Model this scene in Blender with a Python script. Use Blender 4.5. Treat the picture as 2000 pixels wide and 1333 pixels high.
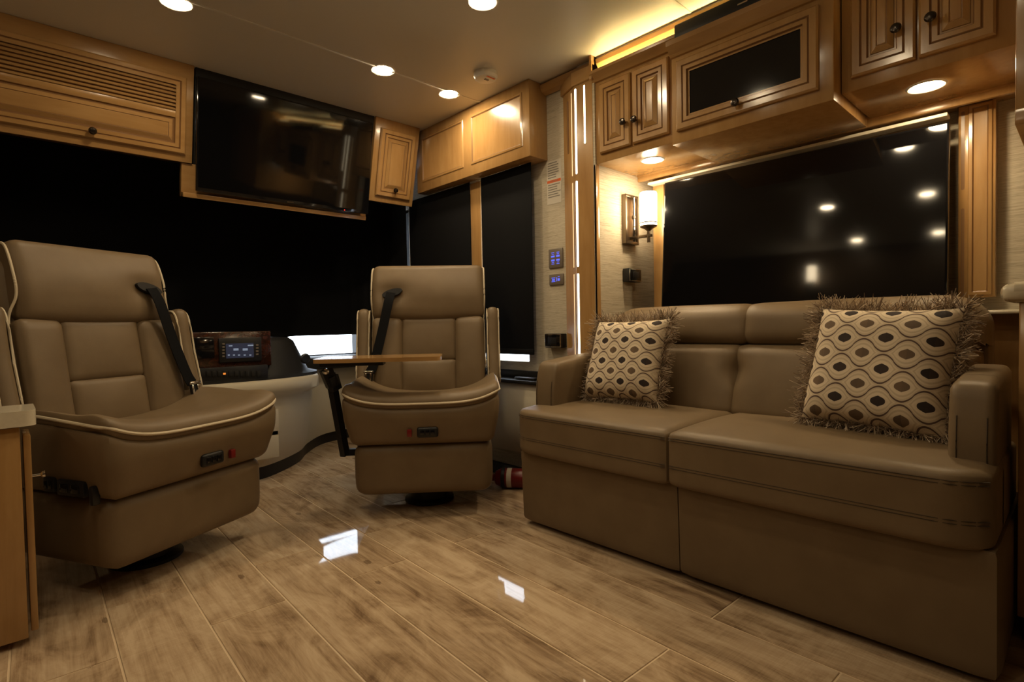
import bpy, bmesh, math, random
from mathutils import Matrix, Vector
random.seed(7)
for o in list(bpy.data.objects): bpy.data.objects.remove(o)
C = bpy.context.scene.collection
scn = bpy.context.scene
# ------------------------------------------------------------------ camera (calibrated from the photograph's edges)
CH, FPX = 0.85, 1064.05
YAW, PITCH, ROLL = 0.75388431, -0.02810245, 0.01906167
_f = Vector((math.sin(YAW)*math.cos(PITCH), math.cos(YAW)*math.cos(PITCH), math.sin(PITCH)))
_r = Vector((math.cos(YAW), -math.sin(YAW), 0)); _d = _f.cross(_r)
_cr, _sr = math.cos(ROLL), math.sin(ROLL)
RX, RD, RF = _cr*_r + _sr*_d, -_sr*_r + _cr*_d, _f
cam = bpy.data.objects.new('camera', bpy.data.cameras.new('camera'))
C.objects.link(cam); scn.camera = cam
cam.data.sensor_width = 36; cam.data.lens = FPX/2000*36; cam.data.clip_start = .02
cam.matrix_world = Matrix(((RX.x, -RD.x, -RF.x, 0), (RX.y, -RD.y, -RF.y, 0), (RX.z, -RD.z, -RF.z, CH), (0, 0, 0, 1)))
# ------------------------------------------------------------------ daylight outside, exposure
w = bpy.data.worlds.new('daylight'); scn.world = w; w.use_nodes = True
bg = w.node_tree.nodes['Background']; bg.inputs[0].default_value = (.78, .88, 1, 1); bg.inputs[1].default_value = 6.0
vs = scn.view_settings
vs.view_transform = 'Standard'; vs.look = 'None'; vs.exposure = 0.12; vs.gamma = 1.0; vs.use_curve_mapping = False
LAMP = (1.0, .76, .44)          # warm LED colour
E_DOWN, E_REAR, E_UNDER, E_COVE, E_STRIP, E_SCONCE = 205, 90, 200, 40, 6, 22

# pixel -> ray helpers: the distance always comes from a real plane (wall, floor, cabinet face)
def ray(x, y): return RX*((x-1000)/FPX) + RD*((y-666.5)/FPX) + RF
O = Vector((0, 0, CH))
def onx(x, y, X): d = ray(x, y); return O + d*(X/d.x)
def ony(x, y, Y): d = ray(x, y); return O + d*(Y/d.y)
def onz(x, y, Z): d = ray(x, y); return O + d*((Z-CH)/d.z)
def ond(x, y, D): return O + ray(x, y)*D

# ------------------------------------------------------------------ materials
MATS = {}
def mat(name, col, rough=.5, metal=0, spec=.5, emit=None, es=0, coat=0, build=None, trans=0):
    m = bpy.data.materials.new(name); m.use_nodes = True
    b = m.node_tree.nodes['Principled BSDF']
    b.inputs['Base Color'].default_value = (*col, 1); b.inputs['Roughness'].default_value = rough
    b.inputs['Metallic'].default_value = metal; b.inputs['Specular IOR Level'].default_value = spec
    b.inputs['Coat Weight'].default_value = coat; b.inputs['Coat Roughness'].default_value = .13
    b.inputs['Transmission Weight'].default_value = trans
    if emit: b.inputs['Emission Color'].default_value = (*emit, 1); b.inputs['Emission Strength'].default_value = es
    if build: build(m.node_tree, b)
    MATS[name] = m
    return m
def N(nt, typ, **kw):
    n = nt.nodes.new(typ)
    for k, v in kw.items():
        if k.startswith('i_'):
            key = k[2:]; key = int(key) if key.isdigit() else key.replace('_', ' ')
            n.inputs[key].default_value = v
        else: setattr(n, k, v)
    return n
def math_(nt, op, a, b=None, c=None):
    n = nt.nodes.new('ShaderNodeMath'); n.operation = op
    for i, v in enumerate((a, b, c)):
        if v is None: continue
        if isinstance(v, (int, float)): n.inputs[i].default_value = v
        else: nt.links.new(v, n.inputs[i])
    return n.outputs[0]
def ramp(nt, fac, stops):
    r = nt.nodes.new('ShaderNodeValToRGB'); el = r.color_ramp.elements
    while len(el) < len(stops): el.new(.5)
    for e, (p, c) in zip(el, stops): e.position = p; e.color = (*c, 1)
    nt.links.new(fac, r.inputs[0]); return r.outputs[0]
def mapped(nt, scale, rnd=False, coord='Object'):
    tc = nt.nodes.new('ShaderNodeTexCoord'); mp = nt.nodes.new('ShaderNodeMapping'); mp.inputs['Scale'].default_value = scale
    nt.links.new(tc.outputs[coord], mp.inputs[0])
    if rnd:
        oi = nt.nodes.new('ShaderNodeObjectInfo')
        cb = nt.nodes.new('ShaderNodeCombineXYZ')
        for i, k in enumerate((37., 53., 71.)): nt.links.new(math_(nt, 'MULTIPLY', oi.outputs['Random'], k), cb.inputs[i])
        nt.links.new(cb.outputs[0], mp.inputs['Location'])
    return mp.outputs[0]
def noise(nt, vec, scale=1, detail=3, rough=.5, dist=0):
    n = N(nt, 'ShaderNodeTexNoise', i_Scale=scale, i_Detail=detail, i_Roughness=rough, i_Distortion=dist)
    nt.links.new(vec, n.inputs['Vector']); return n.outputs['Fac']
def bump(nt, b, h, strength=.2, dist=.001):
    n = N(nt, 'ShaderNodeBump', i_Strength=strength, i_Distance=dist)
    nt.links.new(h, n.inputs['Height']); nt.links.new(n.outputs[0], b.inputs['Normal'])

def wood_build(lo, mid, hi, sc=(14, 14, 2.2)):
    def f(nt, b):
        v = mapped(nt, sc, True); n1 = noise(nt, v, 1.6, 5, .6, .6)
        v2 = mapped(nt, (3, 3, 3), True); n2 = noise(nt, v2, 1.2, 2)
        s = math_(nt, 'ADD', math_(nt, 'MULTIPLY', n1, .6), math_(nt, 'MULTIPLY', n2, .4))
        nt.links.new(ramp(nt, s, [(.32, lo), (.5, mid), (.7, hi)]), b.inputs['Base Color'])
        nt.links.new(math_(nt, 'MULTIPLY_ADD', n1, .12, .16), b.inputs['Roughness'])
    return f
mat('maple', (.5, .27, .1), .25, coat=.45, build=wood_build((.33, .180, .064), (.395, .225, .083), (.46, .275, .11)))
mat('maple_side', (.5, .27, .1), .25, coat=.45, build=wood_build((.33, .180, .064), (.395, .225, .083), (.46, .275, .11), (2.2, 2.2, 14)))
mat('maple_satin', (.4, .23, .085), .4, coat=.12, build=wood_build((.33, .180, .064), (.395, .225, .083), (.46, .275, .11)))
mat('dark_wood', (.11, .07, .04), .5)
mat('glaze', (.22, .112, .042), .35)
mat('burl', (.05, .014, .006), .2, coat=.4, build=lambda nt, b: nt.links.new(ramp(nt, noise(nt, mapped(nt, (1, 1, 1)), 28, 5, .6, 2), [(.35, (.008, .003, .002)), (.6, (.05, .014, .006))]), b.inputs['Base Color']))
def leather(nt, b):
    v = mapped(nt, (1, 1, 1), True)
    n = noise(nt, v, 650, 2); big = noise(nt, v, 9, 3)
    nt.links.new(ramp(nt, big, [(.35, (.170, .118, .066)), (.65, (.190, .134, .076))]), b.inputs['Base Color'])
    bump(nt, b, math_(nt, 'ADD', n, math_(nt, 'MULTIPLY', big, 4.)), .22, .0012)
mat('leather', (.22, .17, .115), .46, spec=.35, build=leather)
mat('piping', (.62, .53, .38), .5)
mat('stitch', (.05, .034, .019), .6)
mat('black_cloth', (.006, .006, .007), .85, spec=.15)
mat('black_plastic', (.012, .012, .013), .4, spec=.4)
mat('dash_black', (.012, .011, .010), .6, spec=.3)
mat('screen', (.003, .003, .0035), .045, spec=.5, build=lambda nt, b: nt.links.new(math_(nt, 'MULTIPLY_ADD', noise(nt, mapped(nt, (1, 1, 1)), 2.5, 2), .04, .035), b.inputs['Roughness']))
mat('gloss_black', (.006, .006, .007), .08)
mat('bronze', (.2, .155, .11), .28, metal=.9)
mat('dark_knob', (.05, .04, .032), .22, metal=.8)
mat('chrome', (.7, .68, .65), .12, metal=1)
mat('cream_plastic', (.52, .46, .345), .5, spec=.35)
mat('counter', (.66, .6, .46), .16, coat=.3, build=lambda nt, b: nt.links.new(ramp(nt, noise(nt, mapped(nt, (1, 1, 1)), 90, 4), [(.3, (.63, .565, .43)), (.7, (.68, .615, .475))]), b.inputs['Base Color']))
mat('white_trim', (.74, .68, .55), .3)
mat('white_plastic', (.75, .72, .66), .4)
mat('red_plastic', (.16, .010, .010), .3)
mat('white_paper', (.62, .57, .48), .6)
mat('orange_print', (.72, .13, .02), .6)
mat('print_dark', (.2, .18, .15), .7)
mat('lamp_lens', (1, .9, .7), .4, emit=(1, .79, .50), es=E_DOWN)
mat('rear_lens', (1, .9, .7), .4, emit=(1, .79, .50), es=E_REAR)
mat('under_lens', (1, .9, .7), .4, emit=(1, .77, .46), es=E_UNDER)
mat('cove_led', (1, .8, .3), .4, emit=(1, .80, .34), es=E_COVE)
mat('strip_reflection', (1, .8, .5), .4, emit=(1, .7, .35), es=.7)  # not a lamp: faint glow imitating the gold reflection in the chamfer slots
mat('strip_led', (1, .9, .7), .4, emit=(1, .84, .55), es=E_STRIP)
mat('sconce_glass', (1, .95, .85), .3, emit=(1, .79, .50), es=E_SCONCE)
mat('blue_mark', (.05, .06, .3), .4, emit=(.12, .16, 1), es=.9)
mat('switch_face', (.17, .14, .11), .35)
mat('display', (.03, .035, .06), .2, emit=(.22, .28, .55), es=.045)
mat('display_text', (.1, .1, .1), .3, emit=(.6, .75, 1), es=.25)
mat('red_led', (.2, 0, 0), .3, emit=(1, .04, .02), es=3)
mat('amber_led', (.3, .1, 0), .3, emit=(1, .3, .05), es=.8)
mat('grout', (.70, .55, .37), .55)
mat('outside_ground', (.6, .6, .58), .8)
def wallpaper(nt, b):
    v = mapped(nt, (9, 9, 330)); n = noise(nt, v, 1, 4, .65)
    v2 = mapped(nt, (40, 40, 700)); n2 = noise(nt, v2, 1, 2)
    s = math_(nt, 'ADD', math_(nt, 'MULTIPLY', n, .7), math_(nt, 'MULTIPLY', n2, .3))
    nt.links.new(ramp(nt, s, [(.34, (.33, .275, .195)), (.5, (.50, .44, .335)), (.66, (.61, .55, .43))]), b.inputs['Base Color'])
    bump(nt, b, s, .3, .001)
mat('wallpaper', (.5, .44, .34), .7, spec=.2, build=wallpaper)
def ceil_b(nt, b):
    n = noise(nt, mapped(nt, (1, 1, 1)), 420, 2)
    nt.links.new(ramp(nt, n, [(.3, (.60, .575, .525)), (.7, (.67, .64, .59))]), b.inputs['Base Color'])
    bump(nt, b, n, .12, .001)
mat('ceiling_vinyl', (.53, .48, .41), .38, spec=.4, build=ceil_b)
def plank_b(nt, b):
    oi = nt.nodes.new('ShaderNodeObjectInfo')
    v = mapped(nt, (15, 1.1, 1), True); streak = noise(nt, v, 1.5, 7, .62, 1.1)
    fine = noise(nt, mapped(nt, (120, 2.0, 1), True), 1.5, 4, .7, .5)
    blot = noise(nt, mapped(nt, (6, 2.6, 1), True), 1.3, 6, .66, 1.0)
    saw = noise(nt, mapped(nt, (5, 260, 1), True), 1, 2)
    sawm = math_(nt, 'GREATER_THAN', oi.outputs['Random'], .55)
    s = math_(nt, 'ADD', math_(nt, 'MULTIPLY', streak, .36), math_(nt, 'MULTIPLY', blot, .50))
    s = math_(nt, 'ADD', s, math_(nt, 'MULTIPLY', fine, .14))
    s = math_(nt, 'ADD', s, math_(nt, 'MULTIPLY', math_(nt, 'MULTIPLY', math_(nt, 'SUBTRACT', saw, .5), .08), sawm))
    s = math_(nt, 'ADD', s, math_(nt, 'MULTIPLY', math_(nt, 'SUBTRACT', oi.outputs['Random'], .5), .05))
    col = ramp(nt, s, [(.36, (.19, .122, .072)), (.43, (.345, .238, .145)), (.50, (.50, .365, .235)), (.60, (.63, .49, .335))])
    vo = N(nt, 'ShaderNodeTexVoronoi', i_Scale=1.0); nt.links.new(mapped(nt, (5.5, 2.6, 1), True), vo.inputs['Vector'])
    k = math_(nt, 'LESS_THAN', math_(nt, 'ADD', vo.outputs['Distance'], math_(nt, 'MULTIPLY', fine, .10)), .105)
    mx = N(nt, 'ShaderNodeMix', data_type='RGBA'); mx.inputs[7].default_value = (.09, .05, .027, 1)
    nt.links.new(math_(nt, 'MULTIPLY', k, .55), mx.inputs[0]); nt.links.new(col, mx.inputs[6])
    nt.links.new(mx.outputs[2], b.inputs['Base Color'])
    nt.links.new(math_(nt, 'MULTIPLY_ADD', streak, .05, .012), b.inputs['Roughness'])
mat('plank', (.4, .27, .16), .08, spec=.45, build=plank_b)
def ogee(nt, b):
    tc = nt.nodes.new('ShaderNodeTexCoord'); sp = nt.nodes.new('ShaderNodeSeparateXYZ'); nt.links.new(tc.outputs['UV'], sp.inputs[0])
    u = math_(nt, 'MULTIPLY', sp.outputs[0], 3.35); v = math_(nt, 'MULTIPLY', sp.outputs[1], 8.2)   # line pitch h = 1
    c = math_(nt, 'COSINE', math_(nt, 'MULTIPLY', u, 2*math.pi))
    # flattened crests with steep flanks
    sg = math_(nt, 'SIGN', c); a = math_(nt, 'POWER', math_(nt, 'ABSOLUTE', c), .8)
    wv = math_(nt, 'MULTIPLY', math_(nt, 'MULTIPLY', sg, a), .40)
    de = math_(nt, 'PINGPONG', math_(nt, 'SUBTRACT', v, wv), 1.0)
    do = math_(nt, 'PINGPONG', math_(nt, 'ADD', math_(nt, 'SUBTRACT', v, 1.0), wv), 1.0)
    m = math_(nt, 'MINIMUM', de, do)
    tan = ramp(nt, math_(nt, 'MULTIPLY', m, 1.1), [(.0, (.66, .55, .40)), (.13, (.56, .46, .33)), (.24, (.70, .59, .44)), (.36, (.53, .43, .305)), (.48, (.72, .61, .455)), (.7, (.67, .56, .42))])
    line = math_(nt, 'LESS_THAN', m, .055)
    def med(du, dv):
        p = math_(nt, 'DIVIDE', math_(nt, 'ABSOLUTE', math_(nt, 'SUBTRACT', math_(nt, 'FRACT', math_(nt, 'ADD', u, du)), .5)), .17)
        q = math_(nt, 'DIVIDE', math_(nt, 'ABSOLUTE', math_(nt, 'SUBTRACT', math_(nt, 'MULTIPLY', math_(nt, 'FRACT', math_(nt, 'MULTIPLY', math_(nt, 'ADD', v, dv), .5)), 2.0), 1.0)), .34)
        return math_(nt, 'LESS_THAN', math_(nt, 'ADD', math_(nt, 'POWER', p, .8), math_(nt, 'POWER', q, 2.6)), 1.0)
    m1, m2 = med(.5, 1.5), med(0., .5)
    rowid = math_(nt, 'FLOOR', math_(nt, 'ADD', v, 0.0))
    wn = N(nt, 'ShaderNodeTexWhiteNoise', noise_dimensions='2D'); cb = nt.nodes.new('ShaderNodeCombineXYZ')
    nt.links.new(rowid, cb.inputs[0]); nt.links.new(math_(nt, 'FLOOR', math_(nt, 'MULTIPLY', u, 2.)), cb.inputs[1]); nt.links.new(cb.outputs[0], wn.inputs['Vector'])
    alt = math_(nt, 'ADD', math_(nt, 'MULTIPLY', m1, .55), math_(nt, 'MULTIPLY', wn.outputs['Value'], .35))
    mc = ramp(nt, alt, [(.0, (.17, .115, .072)), (.35, (.12, .085, .06)), (.6, (.035, .027, .026)), (.9, (.05, .035, .03))])
    mx = N(nt, 'ShaderNodeMix', data_type='RGBA'); mx.inputs[7].default_value = (.115, .075, .06, 1)
    nt.links.new(line, mx.inputs[0]); nt.links.new(tan, mx.inputs[6])
    my = N(nt, 'ShaderNodeMix', data_type='RGBA')
    nt.links.new(math_(nt, 'MAXIMUM', m1, m2), my.inputs[0]); nt.links.new(mx.outputs[2], my.inputs[6]); nt.links.new(mc, my.inputs[7])
    nt.links.new(my.outputs[2], b.inputs['Base Color'])
    bump(nt, b, noise(nt, mapped(nt, (1, 1, 1)), 700, 2), .25, .001)
mat('ogee_fabric', (.55, .45, .32), .75, spec=.2, build=ogee)
for i, c in enumerate(((.36, .27, .185), (.17, .12, .085), (.54, .44, .33))): mat('fringe%d' % i, c, .7, spec=.2)

# ------------------------------------------------------------------ geometry helpers: a geom is (verts, faces[, face material index])
def frombm(bm):
    bm.verts.ensure_lookup_table(); bm.verts.index_update()
    g = ([v.co.copy() for v in bm.verts], [[v.index for v in f.verts] for f in bm.faces]); bm.free(); return g
def gbox(a, b, bev=.003, seg=2):
    a, b = Vector(a), Vector(b); lo = Vector(map(min, a, b)); hi = Vector(map(max, a, b))
    bm = bmesh.new(); bmesh.ops.create_cube(bm, size=1)
    for v in bm.verts: v.co = Vector((lo[i] + (v.co[i]+.5)*(hi[i]-lo[i]) for i in range(3)))
    bev = min(bev, .45*min(hi-lo))
    if bev > 0: bmesh.ops.bevel(bm, geom=list(bm.edges), offset=bev, segments=seg, affect='EDGES', profile=.5)
    return frombm(bm)
def gsoft(c, h, r=.03, n=14, puff=(0, 0, 0), deform=None):
    c, h = Vector(c), Vector(h); r = min(r, min(h)*.999)
    def S(t):  # more samples near the edges
        return math.copysign(abs(t)**.72, t)
    bm = bmesh.new(); keys = {}
    def V(p):
        k = tuple(round(x, 5) for x in p)
        if k in keys: return keys[k]
        q = Vector(p[i]*h[i] for i in range(3)); inn = Vector(max(-(h[i]-r), min(h[i]-r, q[i])) for i in range(3))
        d = q-inn; q = inn + (d.normalized()*r if d.length > 1e-9 else d)
        for i in range(3):
            j, l = (i+1) % 3, (i+2) % 3
            q[i] += puff[i]*p[i]*(1-p[j]**2)*(1-p[l]**2)
        q = q+c
        if deform: q = Vector(deform(q))
        keys[k] = bm.verts.new(q); return keys[k]
    for ax in range(3):
        for s in (-1, 1):
            j, l = (ax+1) % 3, (ax+2) % 3
            for a in range(n):
                for b in range(n):
                    qs = []
                    for (da, db) in ((0, 0), (1, 0), (1, 1), (0, 1)):
                        p = [0, 0, 0]; p[ax] = s; p[j] = S(2*(a+da)/n-1); p[l] = S(2*(b+db)/n-1); qs.append(V(p))
                    if s < 0: qs.reverse()
                    try: bm.faces.new(qs)
                    except ValueError: pass
    return frombm(bm)
def gtube(path, r=.004, n=6, closed=False):
    P = [Vector(p) for p in path]; m = len(P); vs_, fs = [], []
    up = Vector((0, 0, 1))
    for i, p in enumerate(P):
        t = (P[(i+1) % m]-P[i-1]) if closed else (P[min(i+1, m-1)]-P[max(i-1, 0)])
        t.normalize(); u = t.cross(up)
        if u.length < .05: u = t.cross(Vector((1, 0, 0)))
        u.normalize(); v = t.cross(u)
        rr = r[i] if isinstance(r, (list, tuple)) else r
        for k in range(n):
            a = 2*math.pi*k/n; vs_.append(p + u*math.cos(a)*rr + v*math.sin(a)*rr)
    for i in range(m if closed else m-1):
        for k in range(n):
            a, b = i*n+k, i*n+(k+1) % n; c2, d2 = ((i+1) % m)*n+(k+1) % n, ((i+1) % m)*n+k
            fs.append([a, b, c2, d2])
    if not closed: fs += [list(range(n))[::-1], list(range((m-1)*n, m*n))]
    return vs_, fs
def glathe(prof, c=(0, 0, 0), n=24, axis='Z', cap=True):
    c = Vector(c); vs_, fs = [], []
    for (r, z) in prof:
        for k in range(n):
            a = 2*math.pi*k/n; x, y = r*math.cos(a), r*math.sin(a)
            vs_.append(c + Vector({'Z': (x, y, z), 'X': (z, x, y), 'Y': (y, z, x)}[axis]))
    for i in range(len(prof)-1):
        for k in range(n): fs.append([i*n+k, i*n+(k+1) % n, (i+1)*n+(k+1) % n, (i+1)*n+k])
    if cap: fs += [list(range(n))[::-1], list(range((len(prof)-1)*n, len(prof)*n))]
    return vs_, fs
def gprism(poly, axis, a, b):
    """poly: 2D points; axis: extrusion axis; remaining two axes in xyz order"""
    vs_ = []
    for t in (a, b):
        for (p, q) in poly: vs_.append(Vector({'X': (t, p, q), 'Y': (p, t, q), 'Z': (p, q, t)}[axis]))
    n = len(poly); fs = [list(range(n))[::-1], list(range(n, 2*n))]
    fs += [[i, (i+1) % n, n+(i+1) % n, n+i] for i in range(n)]
    return vs_, fs
def gribbon(path, wdir, wid, th):
    P = [Vector(p) for p in path]; vs_, fs = [], []
    for i, p in enumerate(P):
        t = (P[min(i+1, len(P)-1)]-P[max(i-1, 0)]).normalized()
        wd = Vector(wdir) if not callable(wdir) else Vector(wdir(i)); wd = (wd - t*wd.dot(t)).normalized(); nn = t.cross(wd)
        for (a, b) in ((-1, -1), (1, -1), (1, 1), (-1, 1)): vs_.append(p + wd*a*wid/2 + nn*b*th/2)
    for i in range(len(P)-1):
        for k in range(4): fs.append([i*4+k, i*4+(k+1) % 4, i*4+4+(k+1) % 4, i*4+4+k])
    fs += [[3, 2, 1, 0], [len(vs_)-4+k for k in range(4)]]
    return vs_, fs
def gloft(rows, cap=True):
    n = len(rows[0]); vs_ = [Vector(p) for r in rows for p in r]; fs = []
    for i in range(len(rows)-1):
        for k in range(n-1): fs.append([i*n+k, i*n+k+1, (i+1)*n+k+1, (i+1)*n+k])
    if cap: fs += [list(range(n))[::-1], list(range((len(rows)-1)*n, len(rows)*n))]
    return vs_, fs
def spline(pts, k=8):
    out = []; P = [Vector(p) for p in pts]; n = len(P)
    for i in range(n-1):
        p0, p1, p2, p3 = P[max(i-1, 0)], P[i], P[i+1], P[min(i+2, n-1)]
        for j in range(k):
            t = j/k; out.append(.5*((2*p1)+(p2-p0)*t+(2*p0-5*p1+4*p2-p3)*t*t+(3*p1-p0-3*p2+p3)*t**3))
    out.append(P[-1]); return out
def join(*gs):
    vs_, fs = [], []
    for g in gs:
        o = len(vs_); vs_ += list(g[0]); fs += [[i+o for i in f] for f in g[1]]
    return vs_, fs
def shift(d, *gs):
    g = join(*gs); return [Vector(v)+Vector(d) for v in g[0]], g[1]
def grings(x0, x1, z0, z1, prof, cap=True):
    """rectangle in xz lofted through (inset, y) rings; faces outwards to -y. Returns geom + strip index per face"""
    vs_, fs, idx = [], [], []
    for (s, y) in prof: vs_ += [Vector((x0+s, y, z0+s)), Vector((x1-s, y, z0+s)), Vector((x1-s, y, z1-s)), Vector((x0+s, y, z1-s))]
    for i in range(len(prof)-1):
        for k in range(4): fs.append([i*4+k, i*4+(k+1) % 4, i*4+4+(k+1) % 4, i*4+4+k]); idx.append(i)
    if cap: m = len(prof)*4; fs.append([m-4, m-3, m-2, m-1]); idx.append(len(prof)-1)
    return vs_, fs, idx
MW = {}
def mk(name, g, m, parent=None, T=None, smooth=35, mats=None, uv=None):
    base = MW[parent].inverted() if parent is not None else Matrix()
    X = base @ T if T is not None else base
    if T is None and parent is None: X = Matrix()
    me = bpy.data.meshes.new(name); me.from_pydata([X @ Vector(v) for v in g[0]], [], g[1])
    for q in ([m] if mats is None else mats): me.materials.append(MATS[q])
    if len(g) > 2:
        for p, i in zip(me.polygons, g[2]): p.material_index = i
    if smooth:
        me.shade_smooth(); me.set_sharp_from_angle(angle=math.radians(smooth))
    if uv:
        l = me.uv_layers.new(name='UVMap')
        for lp in me.loops: l.data[lp.index].uv = uv[lp.vertex_index]
    bm = bmesh.new(); bm.from_mesh(me); bmesh.ops.recalc_face_normals(bm, faces=bm.faces); bm.to_mesh(me); bm.free()
    o = bpy.data.objects.new(name, me); C.objects.link(o)
    if parent is not None: o.parent = parent
    MW[o] = MW[parent] if parent is not None else Matrix()
    return o
def tag(o, label=None, cat=None, group=None, kind=None):
    if label: o['label'] = label
    if cat: o['category'] = cat
    if group: o['group'] = group
    if kind: o['kind'] = kind
    return o
def thing(name, label, cat, loc=(0, 0, 0), rz=0, group=None, kind=None, rx=0):
    o = bpy.data.objects.new(name, None); C.objects.link(o); o.empty_display_size = .05
    o.location = loc; o.rotation_euler = (rx, 0, rz)
    MW[o] = Matrix.Translation(loc) @ Matrix.Rotation(rz, 4, 'Z') @ Matrix.Rotation(rx, 4, 'X')
    return tag(o, label, cat, group, kind)
def struct(name, g, m, label, cat='structure', parent=None, T=None, smooth=35):
    o = mk(name, g, m, parent, T, smooth)
    if parent is None: tag(o, label, cat, kind='structure')
    return o
def copy_tree(o, loc, rz=None, label=None):
    c = o.copy(); C.objects.link(c); c.location = loc
    if rz is not None: c.rotation_euler = (0, 0, rz)
    if label: c['label'] = label
    for ch in list(o.children):
        d = ch.copy(); C.objects.link(d); d.parent = c
        for g in list(ch.children):
            e = g.copy(); C.objects.link(e); e.parent = d
    return c

ZC = 2.10
# ================================================================== SETTING
# ---- floor with each plank a piece of its own
fl = struct('floor', gbox((-1.4, -2.3, -.06), (2.75, 4.3, -.0025), 0), 'grout', 'beige grout bed under glossy wood-look porcelain plank flooring', 'floor')
PA = .0317; PW, PL, GR = .2155, 1.297, .0055
me_cache = {}
def plank_mesh(wd, ln):
    k = (round(wd, 3), round(ln, 3))
    if k not in me_cache:
        v, f = gbox((-wd/2, -ln/2, -.008), (wd/2, ln/2, 0), .0012, 1)
        me = bpy.data.meshes.new('plank'); me.from_pydata(v, [], f); me.materials.append(MATS['plank']); me_cache[k] = me
    return me_cache[k]
for k in range(-7, 14):
    u0 = 1.437-PW*k-PW                      # column between u0 and u0+PW
    ph = 1.75 if k % 2 == 0 else 2.085
    cuts = [ph+PL*j for j in range(-4, 4)]
    if k == 0: cuts.append(2.36); cuts.sort()
    for a, b in zip(cuts, cuts[1:]):
        a2, b2 = max(a, -2.2), min(b, 4.25)
        if b2-a2 < .05: continue
        uc, vc = u0+PW/2, (a2+b2)/2
        x, y = uc*math.cos(PA)+vc*math.sin(PA), -uc*math.sin(PA)+vc*math.cos(PA)
        if not (-1.3 < x < 2.65): continue
        o = bpy.data.objects.new('plank', plank_mesh(PW-GR, b2-a2-GR)); C.objects.link(o)
        o.parent = fl; o.location = (x, y, 0); o.rotation_euler = (0, 0, -PA)
# ---- ceiling
ce = struct('ceiling', gbox((-1.4, -2.3, ZC), (2.16, 4.3, ZC+.05), 0), 'ceiling_vinyl', 'off-white vinyl ceiling with thin batten seams', 'ceiling')
for y in (2.345, 1.12, -.1, -1.32): mk('seam_batten', gbox((-1.3, y-.006, ZC-.003), (2.08, y+.006, ZC+.002), .001), 'ceiling_vinyl', ce)
struct('ceiling_slideout', gbox((2.08, -2.3, ZC-.005), (2.75, 1.72, ZC+.05), 0), 'ceiling_vinyl', 'dark ceiling of the slide-out behind the cabinets', 'ceiling')
# ---- walls
XW = 2.124
WY0, WY1, WY2 = 1.62, 2.515, 3.30
wr = struct('wall_right', gbox((XW, WY0, 0), (XW+.05, 2.125, ZC), 0), 'wallpaper', 'linen wallpaper wall with control panels beside the passenger window', 'wall')
ZS = .648
mk('lower_panel', gbox((XW, 2.125, 0), (XW+.05, 4.2, ZS), 0), 'wallpaper', wr)
mk('pillar_panel', gbox((XW, 2.535, ZS), (XW+.05, 2.67, 1.68), 0), 'dash_black', wr)
mk('header_panel', gbox((XW, 2.125, 1.66), (XW+.05, 4.2, ZC), 0), 'wallpaper', wr)
mk('corner_panel', gbox((XW, 3.13, ZS), (XW+.05, 4.2, 1.68), 0), 'dash_black', wr)
struct('trim_1', gbox((2.072, 2.455, ZS-.02), (2.092, 2.548, 1.70), .004), 'maple', 'maple mullion between the two blacked-out passenger windows', 'trim')
struct('trim_2', gbox((2.075, 3.215, ZS+.1), (XW, 3.227, 1.70), .003), 'white_trim', 'slim pale trim strip at the front edge of the passenger window', 'trim')
struct('wall_slideout_end', gbox((2.06, 1.6, 0), (2.62, 1.62, ZC), 0), 'wallpaper', 'linen wallpaper end wall of the slide-out behind the glowing sconce', 'wall')
struct('wall_slideout_back', gbox((2.56, -2.3, 0), (2.62, 1.6, ZC), 0), 'wallpaper', 'linen wallpaper wall behind the big television and sofa', 'wall')
struct('wall_left', gbox((-1.37, -2.3, 0), (-1.32, 4.2, ZC), 0), 'dark_wood', 'wood-toned wall opposite the sofa', 'wall')
struct('wall_back', gbox((-1.37, -2.3, 0), (2.62, -2.25, ZC), 0), 'dark_wood', 'wood-toned wall at the rear of the room', 'wall')
wf = struct('wall_front', gbox((-1.37, 4.08, 0), (XW+.05, 4.14, .655), 0), 'dash_black', 'dark firewall below the windshield', 'wall')
mk('upper_panel', gbox((-1.37, 4.08, 1.8), (XW+.05, 4.14, ZC), 0), 'dash_black', wf)
mk('side_panel', gbox((-1.37, 4.08, .655), (1.02, 4.14, 1.8), 0), 'dash_black', wf)
mat('clear_glass', (1, 1, 1), .0, trans=1, spec=.5)
MATS['clear_glass'].node_tree.nodes['Principled BSDF'].inputs['IOR'].default_value = 1.02
struct('window_1', gbox((1.02, 4.10, .65), (XW, 4.106, 1.81), 0), 'clear_glass', 'windshield glass showing a bright strip of daylight under the black shade', 'window')
w2 = struct('window_2', gbox((XW+.025, 2.125, ZS), (XW+.030, 2.535, 1.66), 0), 'clear_glass', 'passenger side window glass behind the roller blind nearest the sofa', 'window')
w3 = struct('window_3', gbox((XW+.025, 2.67, ZS), (XW+.030, 3.13, 1.66), 0), 'clear_glass', 'forward passenger side window glass behind the roller blind', 'window')

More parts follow.
